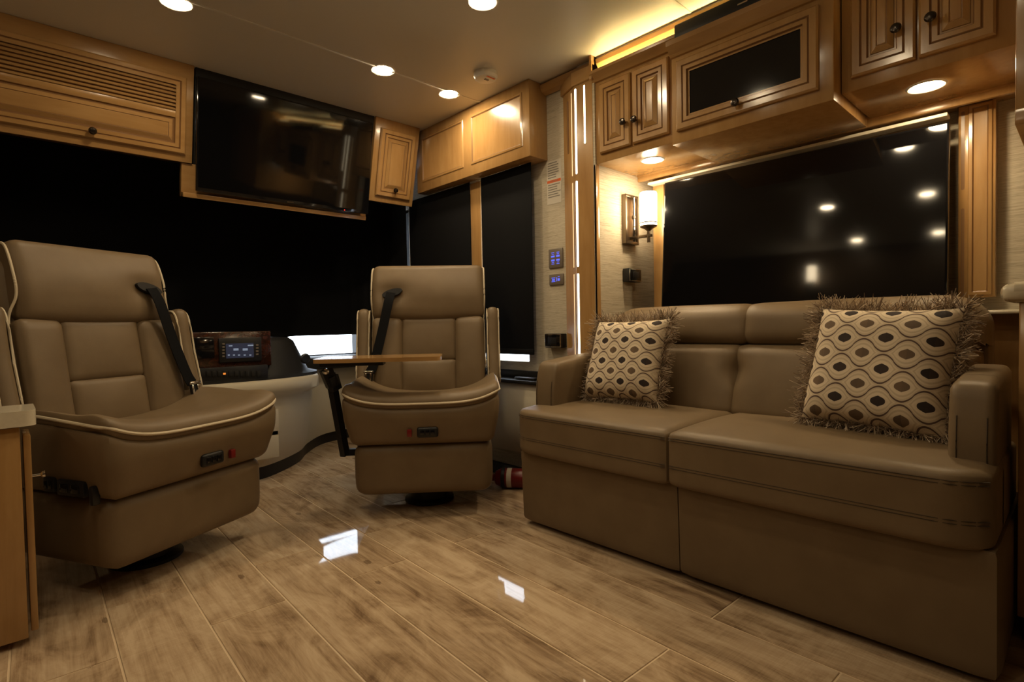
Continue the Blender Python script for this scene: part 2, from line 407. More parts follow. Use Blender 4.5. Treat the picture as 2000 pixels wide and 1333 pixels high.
# ---- black-out shades
sh = thing('windshield_shade', 'wide black roller shade pulled down across the windshield', 'shade', (1, 3.7, .808))
pl_ = spline([(-1.31, 3.74, 0), (-.6, 3.74, 0), (0, 3.74, 0), (1.6, 3.74, 0), (1.90, 3.68, 0), (2.03, 3.48, 0), (2.068, 3.232, 0)], 10)
for nm, z0, z1, m in (('fabric', .915, 1.95, 'black_cloth'), ('hem_bar', .808, .917, 'black_cloth')):
    rows = []
    for z in (z0, z1):
        rows.append([(p.x, p.y+(.008 if nm == 'fabric' else 0)+.012*math.sin(i*1.3)*(1 if i > 38 else 0), z) for i, p in enumerate(pl_)])
    back = [[(x, y+.006, z) for (x, y, z) in r] for r in rows]
    mk(nm, join(gloft(rows, False), gloft(back, False), gloft([rows[0], back[0]], False), gloft([rows[1], back[1]], False)), m, sh)
def blind(y0, y1, lab):
    t = thing('roller_blind', lab, 'blind', (2.07, (y0+y1)/2, .70), group='black roller blinds on the passenger windows')
    mk('fabric', gbox((2.068, y0, .72), (2.071, y1, 1.711), .001), 'black_cloth', t)
    mk('hem_bar', gbox((2.064, y0+.002, .692), (2.075, y1-.002, .722), .004), 'black_cloth', t)
blind(2.033, 2.442, 'black roller blind hanging beside the wallpaper wall and behind the passenger seat')
blind(2.549, 3.207, 'black roller blind between the maple mullion and the windshield shade')

# ================================================================== CABINETRY helpers
def door(parent, T, x0, x1, z0, z1, knob=None, t=.018, panel='raised', wood='maple'):
    """raised-panel door in a face frame plane y=0 (outwards -y)"""
    prof = [(0, 0), (0, -t+.006), (.006, -t), (.026, -t), (.029, -t+.004), (.033, -t+.001), (.046, -t+.001), (.050, -t+.009), (.056, -t+.009)]
    g = grings(x0, x1, z0, z1, prof, cap=False); dk = {3, 4, 6}
    d = mk('door', (g[0], g[1], [1 if i in dk else 0 for i in g[2]]), None, parent, T, 20, ['maple', 'glaze'])
    if panel == 'raised':
        pr = [(.054, -t+.010), (.056, -t+.007), (.072, -t-.001), (.075, -t+.001), (.077, -t)]
        g = grings(x0, x1, z0, z1, pr); p = mk('panel', (g[0], g[1], [1 if i in (0, 2) else 0 for i in g[2]]), None, d, T, 20, ['maple', 'glaze'])
    elif panel == 'glass':
        mk('glass_pane', gbox((x0+.052, -t+.012, z0+.052), (x1-.052, -t+.016, z1-.052), 0), 'gloss_black', d, T)
    if knob:
        mk('knob', glathe([(.004, 0), (.005, -.010), (.013, -.014), (.0155, -.021), (.012, -.028), (.004, -.030)], (knob[0], -t, knob[1]), 18, 'Y'), 'dark_knob', d, T)
    return d
def frame_T(loc, rz=0, rx=0): return Matrix.Translation(loc) @ Matrix.Rotation(rz, 4, 'Z') @ Matrix.Rotation(rx, 4, 'X')

# ================================================================== FRONT OVERHEAD (faces lean forward at the top)
TF = math.radians(13.5)
YF = 2.894
FT = frame_T((0, YF+.12, 1.60), 0, TF)          # local x = X, local z up the face, -y outwards
FTi = FT.inverted()
def onface(px, py, off=0):
    n = FT.to_3x3() @ Vector((0, -1, 0)); p0 = FT @ Vector((0, -off, 0)); d = ray(px, py)
    return FTi @ (O + d*((p0-O).dot(n)/d.dot(n)))
zt = .513
c_tr, c_br = onface(380, 128), onface(375, 320)
xr = (c_tr.x+c_br.x)/2; zb = c_br.z
cab = thing('overhead_cabinet', 'long maple overhead cabinet with louvred door above the windshield', 'cabinet', FT @ Vector((-.2, 0, zb)), 0, rx=TF)
mk('body', gbox((-.9, 0, zb), (xr, .30, zt), .003), 'maple_side', cab, FT)
dx0, dx1 = -.55, xr-.032
dz0, dz1 = zb+.035, zt-.062
t = .018
prof = [(0, 0), (0, -t+.006), (.006, -t), (.022, -t), (.025, -t+.004), (.029, -t+.001), (.044, -t+.001)]
lz0, lz1 = dz0+.190, dz1-.044    # louvre opening
g = grings(dx0, dx1, dz0, dz1, prof, cap=False)
dr = mk('door', (g[0], g[1], [1 if i in (3, 4) else 0 for i in g[2]]), None, cab, FT, 20, ['maple_side', 'glaze'])
mk('louvre_backing', gbox((dx0+.04, -.004, lz0-.005), (dx1-.04, .004, lz1+.005), 0), 'glaze', dr, FT)
mk('rail', gbox((dx0+.044, -t+.001, lz0-.03), (dx1-.044, -.002, lz0), .002), 'maple_side', dr, FT)
nl = 7; ph_ = (lz1-lz0)/nl
for i in range(nl):
    zc = lz0+ph_*(i+.5)
    mk('louvre_slat', gprism([(-.017, zc-ph_*.20), (-.015, zc-ph_*.36), (-.003, zc+ph_*.22), (-.006, zc+ph_*.36)], 'X', dx0+.044, dx1-.044), 'maple_side', dr, FT)
pr = [(.0, -t+.002), (.004, -t+.009), (.010, -t+.009), (.026, -t), (.029, -t+.002), (.031, -t+.001)]
g = grings(dx0+.044, dx1-.044, dz0+.044, lz0-.03, pr); mk('panel', (g[0], g[1], [1 if i in (0, 1, 3) else 0 for i in g[2]]), None, dr, FT, 20, ['maple_side', 'glaze'])
kn = onface(180, 256, t)
mk('knob', glathe([(.004, 0), (.005, -.010), (.013, -.014), (.0155, -.021), (.012, -.028), (.004, -.030)], (kn.x, -t, kn.z), 18, 'Y'), 'dark_knob', dr, FT)
# television on its maple backing
a, b_ = onface(382, 148, .03), onface(728, 238, .03); c_, d_ = onface(378, 372, .03), onface(700, 418, .03)
tx0, tx1, tz0, tz1 = xr+.008, (b_.x+d_.x)/2+.03, (c_.z+d_.z)/2, (a.z+b_.z)/2
bk = thing('television_backing', 'maple backing panel and ledge around the front television', 'panel', FT @ Vector((1.1, 0, tz0-.03)), 0, rx=TF)
mk('board', gbox((tx0-.05, .012, tz0-.035), (tx1+.02, .05, zb-.001), .002), 'maple_side', bk, FT)
mk('gap_shade_board', gbox((tx0, .012, zb), (tx1+.02, .05, zt), .002), 'dash_black', bk, FT)  # board coloured black to stand in for the shaded gap above the television
mk('ledge', gbox((tx0-.05, -.032, tz0-.035), (tx1+.0, .012, tz0-.012), .003), 'maple_side', bk, FT)
TVF = FT @ Matrix.Translation((0, -.026, tz0)) @ Matrix.Rotation(math.radians(-4.0), 4, 'X') @ Matrix.Translation((0, 0, -tz0))
tv = thing('television', 'black flat television mounted between the front overhead cabinets', 'television', FT @ Vector((1.1, -.02, tz0)), 0, rx=TF)
mk('frame', gbox((tx0, -.03, tz0), (tx1, -.004, tz1), .004), 'gloss_black', tv, TVF)
mk('screen', gbox((tx0+.008, -.0312, tz0+.018), (tx1-.008, -.0298, tz1-.008), 0), 'screen', tv, TVF)
lg = onface(564, 394, .031); mk('maker_mark', gbox((lg.x-.018, -.0316, tz0+.006), (lg.x+.018, -.0305, tz0+.010), 0), 'chrome', tv, TVF)
ld = onface(669, 411, .031); mk('standby_light', gbox((ld.x-.002, -.0318, tz0+.005), (ld.x+.002, -.0305, tz0+.009), 0), 'red_led', tv, TVF)
# small cabinet
s1, s2, s3, s4 = onface(735, 242), onface(815, 260), onface(716, 392), onface(803, 403)
sx0, sx1, sz0 = (s1.x+s3.x)/2+.005, (s2.x+s4.x)/2+.012, (s3.z+s4.z)/2
sc_ = thing('overhead_cabinet', 'small narrow maple cabinet with one panelled door beside the front television', 'cabinet', FT @ Vector((sx0, 0, sz0)), 0, rx=TF)
mk('body', gbox((sx0, 0, sz0), (sx1, .28, zt), .003), 'maple', sc_, FT)
kp = onface(770, 372, .018)
door(sc_, FT, sx0+.035, sx1-.030, sz0+.035, zt-.055, (kp.x, kp.z))

# ================================================================== valance above the passenger windows
XV = 1.991; VY0, VY1, VZ = 1.961, 2.985, 1.712
va = thing('window_valance', 'maple valance box with two recessed panels above the passenger windows', 'valance', (XV, 2.45, VZ))
VT = frame_T((XV, 0, 0), -math.pi/2)            # local x = -Y, -y = -X
mk('body', gbox((XV, VY0, VZ), (XW, VY1, ZC), .004), 'maple', va)
for (y0, y1) in ((2.01, 2.432), (2.50, 2.925)):
    fr = grings(-y1, -y0, VZ+.058, ZC-.052, [(0, -.0005), (.004, -.004), (.012, -.006), (.018, -.001), (.020, -.0008)])
    mk('recessed_panel', (fr[0], fr[1], [1 if i in (2,) else 0 for i in fr[2]]), None, va, VT, 20, ['maple', 'glaze'])

# ================================================================== SLIDE-OUT CABINETRY (faces -X; local x = -Y)
XC = 2.07; ST = frame_T((XC, 0, 0), -math.pi/2)
ZB = 1.60
def slide_cab(y_hi, y_lo, doors, lab):
    t = thing('overhead_cabinet', lab, 'cabinet', (XC, (y_hi+y_lo)/2, ZB), group='overhead cabinets above the sofa')
    mk('body', gbox((XC, y_lo, ZB), (2.40, y_hi, 2.0), .003), 'maple_satin', t)
    for (a, b, z0, z1, k) in doors: door(t, ST, -a, -b, z0, z1, k)
    pr = [(XC, 1.975), (XC-.010, 1.978), (XC-.014, 1.988), (XC-.024, 2.0), (XC-.034, 2.010), (XC-.036, 2.022), (XC-.030, 2.024), (XC-.026, 2.012), (XC+.06, 2.0), (XC+.06, 1.98)]
    mk('crown_molding', gprism(pr, 'Y', y_lo, y_hi), 'maple_side', t, smooth=20)
    return t
slide_cab(1.612, 1.167, [(1.572, 1.402, 1.640, 1.957, (-1.457+.03, 1.742)), (1.392, 1.212, 1.640, 1.957, (-1.368, 1.736))],
          'maple overhead cabinet with two raised-panel doors above the glowing sconce')
slide_cab(.578, .142, [(.548, .374, 1.640, 1.957, (-.419, 1.741)), (.366, .190, 1.640, 1.957, (-.334, 1.739))],
          'maple overhead cabinet with two raised-panel doors nearest the tall end panel')
# projecting cabinet with smoked glass
XFp = 2.0; FP = frame_T((XFp, 0, 0), -math.pi/2)
fc = thing('overhead_cabinet', 'projecting maple cabinet with a black glass flip-up door above the television', 'cabinet', (XFp, .87, 1.565), group='overhead cabinets above the sofa')
mk('body', gbox((XFp, .580, 1.565), (2.38, 1.164, 1.935), .003), 'maple_satin', fc)
door(fc, FP, -1.138, -.622, 1.610, 1.885, (-.890, 1.642), panel='glass')
pr = [(XFp, 1.905), (XFp-.008, 1.908), (XFp-.012, 1.918), (XFp-.026, 1.932), (XFp-.038, 1.944), (XFp-.040, 1.962), (XFp+.10, 1.964), (XFp+.10, 1.91)]
mk('crown_molding', gprism(pr, 'Y', .579, 1.166), 'maple_side', fc, smooth=20)
sb = thing('soundbar', 'long black soundbar lying on top of the projecting cabinet', 'speaker', (2.03, .87, 1.964))
mk('body', gbox((1.995, .60, 1.965), (2.075, 1.150, 2.035), .008), 'black_plastic', sb)
q = onx(1450, 5, 1.994); mk('maker_mark', gbox((1.9935, q.y-.018, q.z-.003), (1.996, q.y+.018, q.z+.002), 0), 'chrome', sb)
# header at the ceiling and cove light
struct('trim_3', gprism([(2.085, ZC), (2.072, ZC-.012), (2.076, ZC-.03), (2.088, ZC-.045), (2.115, ZC-.055), (2.115, ZC)], 'Y', -2.2, 1.97), 'maple_side', 'maple crown strip along the ceiling above the sofa cabinets', 'trim', smooth=20)
struct('trim_8', gbox((2.04, 1.600, 1.99), (2.14, 1.614, ZC), .001), 'maple', 'small maple end block closing the cove light', 'trim')
lc = tag(mk('cove_light', gbox((2.072, -.6, 2.0235), (2.088, 1.60, 2.028), .001), 'cove_led'), 'yellow cove light strip glowing behind the cabinet crown near the ceiling', 'light')
struct('trim_4', gbox((2.12, -2.2, 1.995), (2.14, 1.6, ZC), 0), 'maple_side', 'maple backing board behind the cove light', 'trim')
# soffit below the cabinets
so = thing('soffit', 'maple soffit with drop rail between the overhead cabinets and television', 'soffit', (2.3, .8, 1.58))
mk('board', gbox((2.40, .142, 1.596), (2.56, 1.6, 1.615), .002), 'maple_satin', so)
mk('drop_rail', gbox((2.405, .142, 1.572), (2.425, 1.6, 1.612), .003), 'maple_satin', so)
struct('trim_5', gbox((2.395, .345, 1.5435), (2.449, 1.535, 1.556), .003), 'white_trim', 'cream trim strip along the top edge of the big television', 'trim')
struct('trim_6', gbox((2.45, 1.478, .3), (2.56, 1.540, 1.596), .004), 'maple', 'narrow maple post between the sconce wall and the big television', 'trim')
# television by the sofa: leaning back slightly
TVt = Matrix.Translation((2.333, .876, .905)) @ Matrix.Rotation(math.radians(2.5), 4, 'Z') @ Matrix.Rotation(math.radians(4.3), 4, 'Y') @ Matrix.Rotation(-math.pi/2, 4, 'Z')
t2 = thing('television', 'large black television on the wall above the sofa', 'television', (2.333, .876, .905))
mk('frame', gbox((-.538, 0, 0), (.538, .045, .622), .004), 'gloss_black', t2, TVt)
mk('screen', gbox((-.531, -.0012, .014), (.531, .0005, .615), 0), 'screen', t2, TVt)
mk('back_housing', gbox((-.42, .045, .05), (.42, .06, .5), .004), 'black_plastic', t2, TVt)
# pilaster to the side of the television
pi_ = thing('pilaster', 'maple pilaster with routed grooves beside the big television', 'panel', (2.5, .28, .915))
PT = frame_T((2.50, 0, 0), -math.pi/2)
mk('board', gbox((2.50, .229, .918), (2.56, .330, 1.594), .003), 'maple', pi_)
def groove(par, T, x0, x1, z0, z1, m='glaze', y=-.0006):
    r = (x1-x0)/2; pts = [((x0+x1)/2+r*math.cos(a), z1-r+r*math.sin(a)) for a in [math.pi*k/8 for k in range(9)]] + [((x0+x1)/2+r*math.cos(a), z0+r+r*math.sin(a)) for a in [math.pi+math.pi*k/8 for k in range(9)]]
    return gprism(pts, 'Y', y, y+.004)
for (z0, z1) in ((1.30, 1.575), (.93, 1.235)): mk('groove', groove(pi_, PT, -.322, -.312, z0, z1), 'glaze', pi_, PT)
fr = grings(-.303, -.236, .925, 1.59, [(0, -.0005), (.003, -.006), (.012, -.007), (.016, -.001), (.018, -.0008)])
mk('panel', (fr[0], fr[1], [1 if i == 2 else 0 for i in fr[2]]), None, pi_, PT, 20, ['maple', 'glaze'])
# ---- lighted pillar at the mouth of the slide-out
pp = thing('lighted_pillar', 'maple pillar with glowing vertical light strips beside the sofa', 'pillar', (2.06, 1.7, 0))
XP = 2.058
mk('post', gprism([(XW+.0, 1.832), (2.105, 1.832), (2.066, 1.735), (XP, 1.722), (XP, 1.612), (XW, 1.612)], 'Z', 0, 2.04), 'maple', pp, smooth=20)
mk('capital', gprism([(XW, 1.845), (2.10, 1.845), (2.055, 1.74), (XP-.012, 1.728), (XP-.012, 1.60), (XW, 1.60)], 'Z', 2.0, 2.06), 'maple_side', pp, smooth=20)
PPT = frame_T((XP, 0, 0), -math.pi/2)
for (x0, x1, z0, z1, m) in ((-1.7175, -1.7065, 1.577, 1.985, 'strip_led'), (-1.7175, -1.7065, 1.13, 1.545, 'strip_led'), (-1.7175, -1.7065, .55, 1.098, 'strip_led'), (-1.662, -1.653, 1.71, 1.985, 'strip_led')):
    mk('slot_rim', groove(None, None, x0-.003, x1+.003, z0-.004, z1+.004, y=-.0008), 'glaze', pp, PPT)
    mk('light_strip', groove(None, None, x0, x1, z0, z1, y=-.0018), m, pp, PPT)
v_ = Vector((2.066-2.105, 1.735-1.832, 0)); ang = math.atan2(v_.y, v_.x)
CT = Matrix.Translation((2.066, 1.735, 0)) @ Matrix.Rotation(ang, 4, 'Z')
for (x0, x1, z0, z1, m) in ((-.018, -.012, 1.577, 1.98, 'strip_reflection'), (-.018, -.012, 1.13, 1.545, 'strip_reflection'), (-.018, -.012, .55, 1.098, 'strip_reflection'), (-.065, -.05, 1.70, 1.955, 'glaze')):  # chamfer slots: reflection put in as emission, plus one plain glaze insert
    mk('slot_rim', groove(None, None, x0-.002, x1+.002, z0-.003, z1+.003, y=-.0008), 'glaze', pp, CT)
    mk('slot_insert', groove(None, None, x0, x1, z0, z1, y=-.0018), m, pp, CT)
struct('trim_7', gbox((2.06, 1.597, 0), (2.085, 1.612, ZB), .003), 'maple', 'thin maple edge strip between pillar and sconce wall', 'trim')

# ================================================================== LIGHTS
def downlight(loc, label, lens='lamp_lens', r=.045, group='recessed ceiling lights'):
    t = thing('downlight', label, 'light', loc, group=group)
    T = Matrix.Translation(loc)
    mk('trim_ring', glathe([(r+.002, -.002), (r+.010, -.004), (r+.016, 0), (r+.016, .004), (r, .004)], n=32, cap=False), 'white_plastic', t, T)
    mk('lens', glathe([(.001, -.0045), (r*.7, -.0042), (r, -.002), (r+.001, .003)], n=32, cap=True), lens, t, T)
    return t
dl = downlight((1.393, 2.36, ZC), 'round ceiling light above the table in front of the passenger seat')
dr_ = downlight((.88, .64, ZC), 'round ceiling light mirrored highest in the big television, over the sofa front', 'rear_lens')
for (x, y, lab) in ((1.797, 2.37, 'round ceiling light nearest the passenger window valance'), (1.395, 1.615, 'round ceiling light cut by the top of the picture, above the middle of the floor'),
                    (.527, 2.385, 'round ceiling light above the driver seat, cut by the top of the picture'),
                    (.84, 1.27, 'round ceiling light mirrored high in the big television, over the open floor'),
                    (-.02, .60, 'round ceiling light mirrored halfway down the big television at its edge'), (-.02, 1.23, 'round ceiling light mirrored halfway down the big television, over the low cabinet side'),
                    (-1.06, .60, 'round ceiling light mirrored low in the big television at its edge'), (-1.06, 1.2, 'round ceiling light mirrored low in the middle of the big television')):
    copy_tree(dl if y > 1.5 else dr_, (x, y, ZC), label=lab)
u1 = downlight((2.212, 1.388, ZB), 'round light under the cabinet above the sconce', 'under_lens', .040, 'lights under the sofa cabinets')
copy_tree(u1, (2.212, .373, ZB), label='round light under the two-door cabinet nearest the tall end panel')
sd = thing('smoke_detector', 'round white smoke detector on the ceiling', 'smoke detector', (1.79, 2.06, ZC))
mk('body', glathe([(.058, 0), (.060, -.018), (.052, -.030), (.040, -.034), (.001, -.035)], (1.79, 2.06, ZC), 32), 'white_plastic', sd)
mk('test_button', gbox((1.775, 2.045, ZC-.038), (1.800, 2.058, ZC-.033), .002), 'switch_face', sd)
mk('label_band', gbox((1.765, 2.018, ZC-.036), (1.815, 2.026, ZC-.0345), 0), 'orange_print', sd)

# ---- sconce on the slide-out end wall
YE = 1.6
def sconce(loc, label, group):
    t = thing('wall_sconce', label, 'sconce', loc, group=group); T = Matrix.Translation(loc)
    w2_, h2 = .055, .122
    mk('back_plate', gbox((-w2_, -.012, -h2), (w2_, 0, h2), .002), 'bronze', t, T)
    pf = mk('plate_frame', join(gbox((-w2_, -.026, -h2), (-w2_+.014, -.010, h2), .002), gbox((w2_-.014, -.026, -h2), (w2_, -.010, h2), .002), gbox((-w2_, -.026, h2-.014), (w2_, -.010, h2), .002), gbox((-w2_, -.026, -h2), (w2_, -.010, -h2+.014), .002)), 'bronze', t, T)
    mk('centre_bar', gtube([(0, -.034, -h2+.01), (0, -.034, h2-.008)], .006, 10), 'chrome', t, T)
    mk('bar_ring', glathe([(.008, -.008), (.011, -.004), (.011, .004), (.008, .008)], (0, -.034, .01), 12), 'bronze', t, T)
    ly = -.118
    mk('arm', gbox((-.008, ly-.018, -.099), (.008, -.012, -.085), .002), 'bronze', t, T)
    mk('stem', glathe([(.008, -.125), (.009, -.085), (.008, -.070), (.018, -.060), (.040, -.050), (.041, -.044), (.001, -.044)], (0, ly, 0), 20), 'bronze', t, T)
    mk('glass_shade', glathe([(.001, -.044), (.039, -.044), (.041, -.030), (.041, .108), (.039, .116), (.001, .117)], (0, ly, 0), 28), 'sconce_glass', t, T)
    mk('shade_band', glathe([(.0415, -.034), (.0425, -.033), (.0425, -.029), (.0415, -.028)], (0, ly, 0), 28, cap=False), 'bronze', t, T)
    return t
SC = sconce((2.318, YE, 1.368), 'bronze wall sconce with a glowing white cylinder shade beside the big television', 'wall sconces')
copy_tree(SC, (-1.32, 1.60, 1.80), math.pi/2, 'bronze wall sconce mirrored as the largest glow in the big television')
# ---- sockets
def outlet(T, label, loc):
    t = thing('power_outlet', label, 'outlet', loc, group='black power outlets with chrome faces')
    mk('box', gbox((-.058, -.042, -.037), (.058, 0, .037), .004), 'black_plastic', t, T)
    mk('face_plate', gbox((-.055, -.046, -.034), (.055, -.041, .034), .002), 'chrome', t, T)
    mk('face_inset', gbox((-.050, -.0475, -.030), (.050, -.045, .030), .001), 'gloss_black', t, T)
    mk('socket', gbox((-.030, -.050, -.017), (.030, -.047, .017), .002), 'black_plastic', t, T)
q = (ony(1213, 540, 1.6)+ony(1247, 540, 1.56))/2
outlet(Matrix.Translation((2.315, 1.598, 1.09)) @ Matrix.Scale(.9, 4), 'black outlet box with chrome face on the wall under the sconce', (2.315, 1.6, 1.09))
outlet(frame_T((XW-.001, 1.907, .768), -math.pi/2), 'black outlet box with chrome face beside the passenger window blind', (XW, 1.907, .768))
# ---- switch panels
def switch(px0, py0, px1, py1, label, marks):
    a, b = onx(px0, py0, XW), onx(px1, py1, XW); yc, zc = (a.y+b.y)/2, (a.z+b.z)/2; wy, hz = (a.y-b.y)/2, (a.z-b.z)/2
    t = thing('switch_panel', label, 'control panel', (XW, yc, zc), group='blue-lit wall control panels'); T = frame_T((XW, yc, zc), -math.pi/2)
    mk('face', gbox((-wy, -.008, -hz), (wy, 0, hz), .004), 'switch_face', t, T)
    for (x, z, ww, hh) in marks: mk('lit_mark', gbox(((x-ww)*wy, -.0088, (z-hh)*hz), ((x+ww)*wy, -.0075, (z+hh)*hz), 0), 'blue_mark', t, T)
switch(1073, 488, 1101, 522, 'four-button control panel with blue lit legends on the wallpaper', [(sx*.36, sz*.2, .24, .09) for sx in (-1, 1) for sz in (-1, 1)] + [(sx*.36, sz*.58, .2, .035) for sx in (-1, 1) for sz in (-1, 1)] + [(sx*.36, sz*.42, .16, .03) for sx in (-1, 1) for sz in (-1, 1)])
switch(1074, 537, 1102, 556, 'small control panel with blue lit digits under the four-button panel', [(-.35, .3, .26, .06), (-.35, -.05, .2, .12), (-.35, -.35, .26, .06), (.12, 0, .04, .35), (.4, -.05, .14, .22), (.4, .45, .12, .06)])
# ---- warning sticker
a, b = onx(1068, 322, XW), onx(1097, 390, XW)
yc, zc = (a.y+b.y)/2, (a.z+b.z)/2; hw, hh = (a.y-b.y)/2, (a.z-b.z)/2+.012
st = thing('warning_sticker', 'white paper warning sticker with an orange band on the wallpaper', 'sticker', (XW, yc, zc)); T = frame_T((XW, yc, zc), -math.pi/2)
mk('paper', gbox((-hw, -.0015, -hh), (hw, 0, hh), 0), 'white_paper', st, T)
mk('orange_band', gbox((-hw*.95, -.0019, -.002), (hw*.95, -.0012, .012), 0), 'orange_print', st, T)
def text_geom(s, size):
    cu = bpy.data.curves.new('lettering', 'FONT'); cu.body = s; cu.size = size; cu.align_x = 'CENTER'; cu.align_y = 'CENTER'
    o = bpy.data.objects.new('lettering', cu); C.objects.link(o)
    me = bpy.data.meshes.new_from_object(o.evaluated_get(bpy.context.evaluated_depsgraph_get()))
    g = ([Vector((v.co.x, 0, v.co.y)) for v in me.vertices], [list(p.vertices) for p in me.polygons])
    bpy.data.objects.remove(o); return g
g = text_geom('WARNING', .011); mk('lettering', ([v+Vector((0, -.0023, .005)) for v in g[0]], g[1]), 'print_dark', st, T, 0)
rr = random.Random(3); lines = []
for i in range(15):
    z = hh-.012-i*.0125
    if -.012 < z < .020: continue
    x1 = rr.uniform(.3, .9)*hw; lines.append(gbox((-hw*.85, -.0019, z-.0022), (x1, -.0013, z+.0022), 0))
tag(mk('printed_lines', join(*lines), 'print_dark', st, T, 0), kind='stuff')

# ================================================================== SOFA
sf = thing('sofa', 'taupe leather two-seat sofa with wide base under the big television', 'sofa', (1.9, .9, 0))
YM = .94; SY0, SY1 = .135, 1.672
for (y0, y1) in ((SY0, YM-.0075), (YM-.0165, SY1)):
    def dfm(p):
        x, y, z = p
        # front leans in slightly to the floor; outer ends rounded
        if x < 1.9: x += .012*(1-z/.33)
        return (x, y, z)
    mk('base_panel', gsoft((1.91, (y0+y1)/2, .172), (.312, (y1-y0)/2, .157), .022, 12, deform=dfm), 'leather', sf)
seats = []
for (y0, y1, s) in ((SY0+.008, YM+.003, -1), (YM-.003, SY1+.006, 1)):
    def dfm(p, s=s, y0=y0, y1=y1):
        x, y, z = p
        if z > .44:
            z += .010*math.sin(math.pi*max(0, min(1, (x-1.56)/.56)))
        e = y0 if s < 0 else y1
        k = max(0, 1-abs(y-e)/.10)
        if x < 1.72: x += .05*k*k                      # rounded outer front corner
        return (x, y, z)
    c = mk('seat_cushion', gsoft((1.835, (y0+y1)/2, .408), (.277, (y1-y0)/2-.001, .090), .024, 20, (0, .0, .010), dfm), 'leather', sf)
    for zz in (.478, .470, .388, .380):
        pth = []
        for i in range(25):
            y = y0+.010+(y1-y0-.02)*i/24
            k = max(0, 1-abs(y-(y0 if s < 0 else y1))/.10)
            pth.append((1.558+.0004+.05*k*k, y, zz))
        mk('stitching', gtube(pth, .0014, 5), 'stitch', c)
for (y0, y1, lab) in ((.150, .243, 0), (1.548, 1.668, 1)):
    def dfm(p):
        x, y, z = p
        f = max(0, (z-.52)/.21)
        x += .045*f*f*(1 if x < 1.80 else 0)
        if z > .6: z += .03*(x-1.70)/.36
        return (x, y, z)
    a_ = mk('arm', gsoft((1.868, (y0+y1)/2, .516), (.178, (y1-y0)/2, .172), .022, 14, (0, 0, .004), dfm), 'leather', sf)
    for e in (y0+.018, y1-.018):
        pth = [(1.6895, e, .45+.16*i/8) for i in range(9)]
        pth = [dfm(Vector(p)) for p in pth]
        mk('stitching', gtube(pth, .0014, 5), 'stitch', a_)
for (y0, y1, s) in ((.225, YM+.030, -1), (YM-.006, 1.535, 1)):
    ye = y1 if s < 0 else y0
    def dfm(p, ye=ye):
        x, y, z = p
        x += (z-.5)*.26
        d = math.exp(-((y-ye)/.05)**2)
        if x < 2.17: x += d*(.012+.03*math.exp(-((z-.655)/.045)**2))
        return (x, y, z)
    mk('back_cushion', gsoft((2.105, (y0+y1)/2, .62), (.075, (y1-y0)/2, .138), .035, 26, (.012, 0, 0), dfm), 'leather', sf)
for (y0, y1, s) in ((.205, YM+.018, -1), (YM-.040, 1.585, 1)):
    def dfm(p, y0=y0, y1=y1, s=s):
        x, y, z = p
        x += (z-.75)*.16
        e = y0 if s < 0 else y1
        k = max(0, 1-abs(y-e)/.13)
        if z > .80: z -= .045*k*k
        return (x, y, z)
    mk('head_roll', gsoft((2.184, (y0+y1)/2, .838), (.079, (y1-y0)/2, .082), .055, 16, (.012, 0, .004), dfm), 'leather', sf)
mk('back_panel', gbox((2.19, .21, .05), (2.30, 1.585, .80), .02), 'leather', sf)

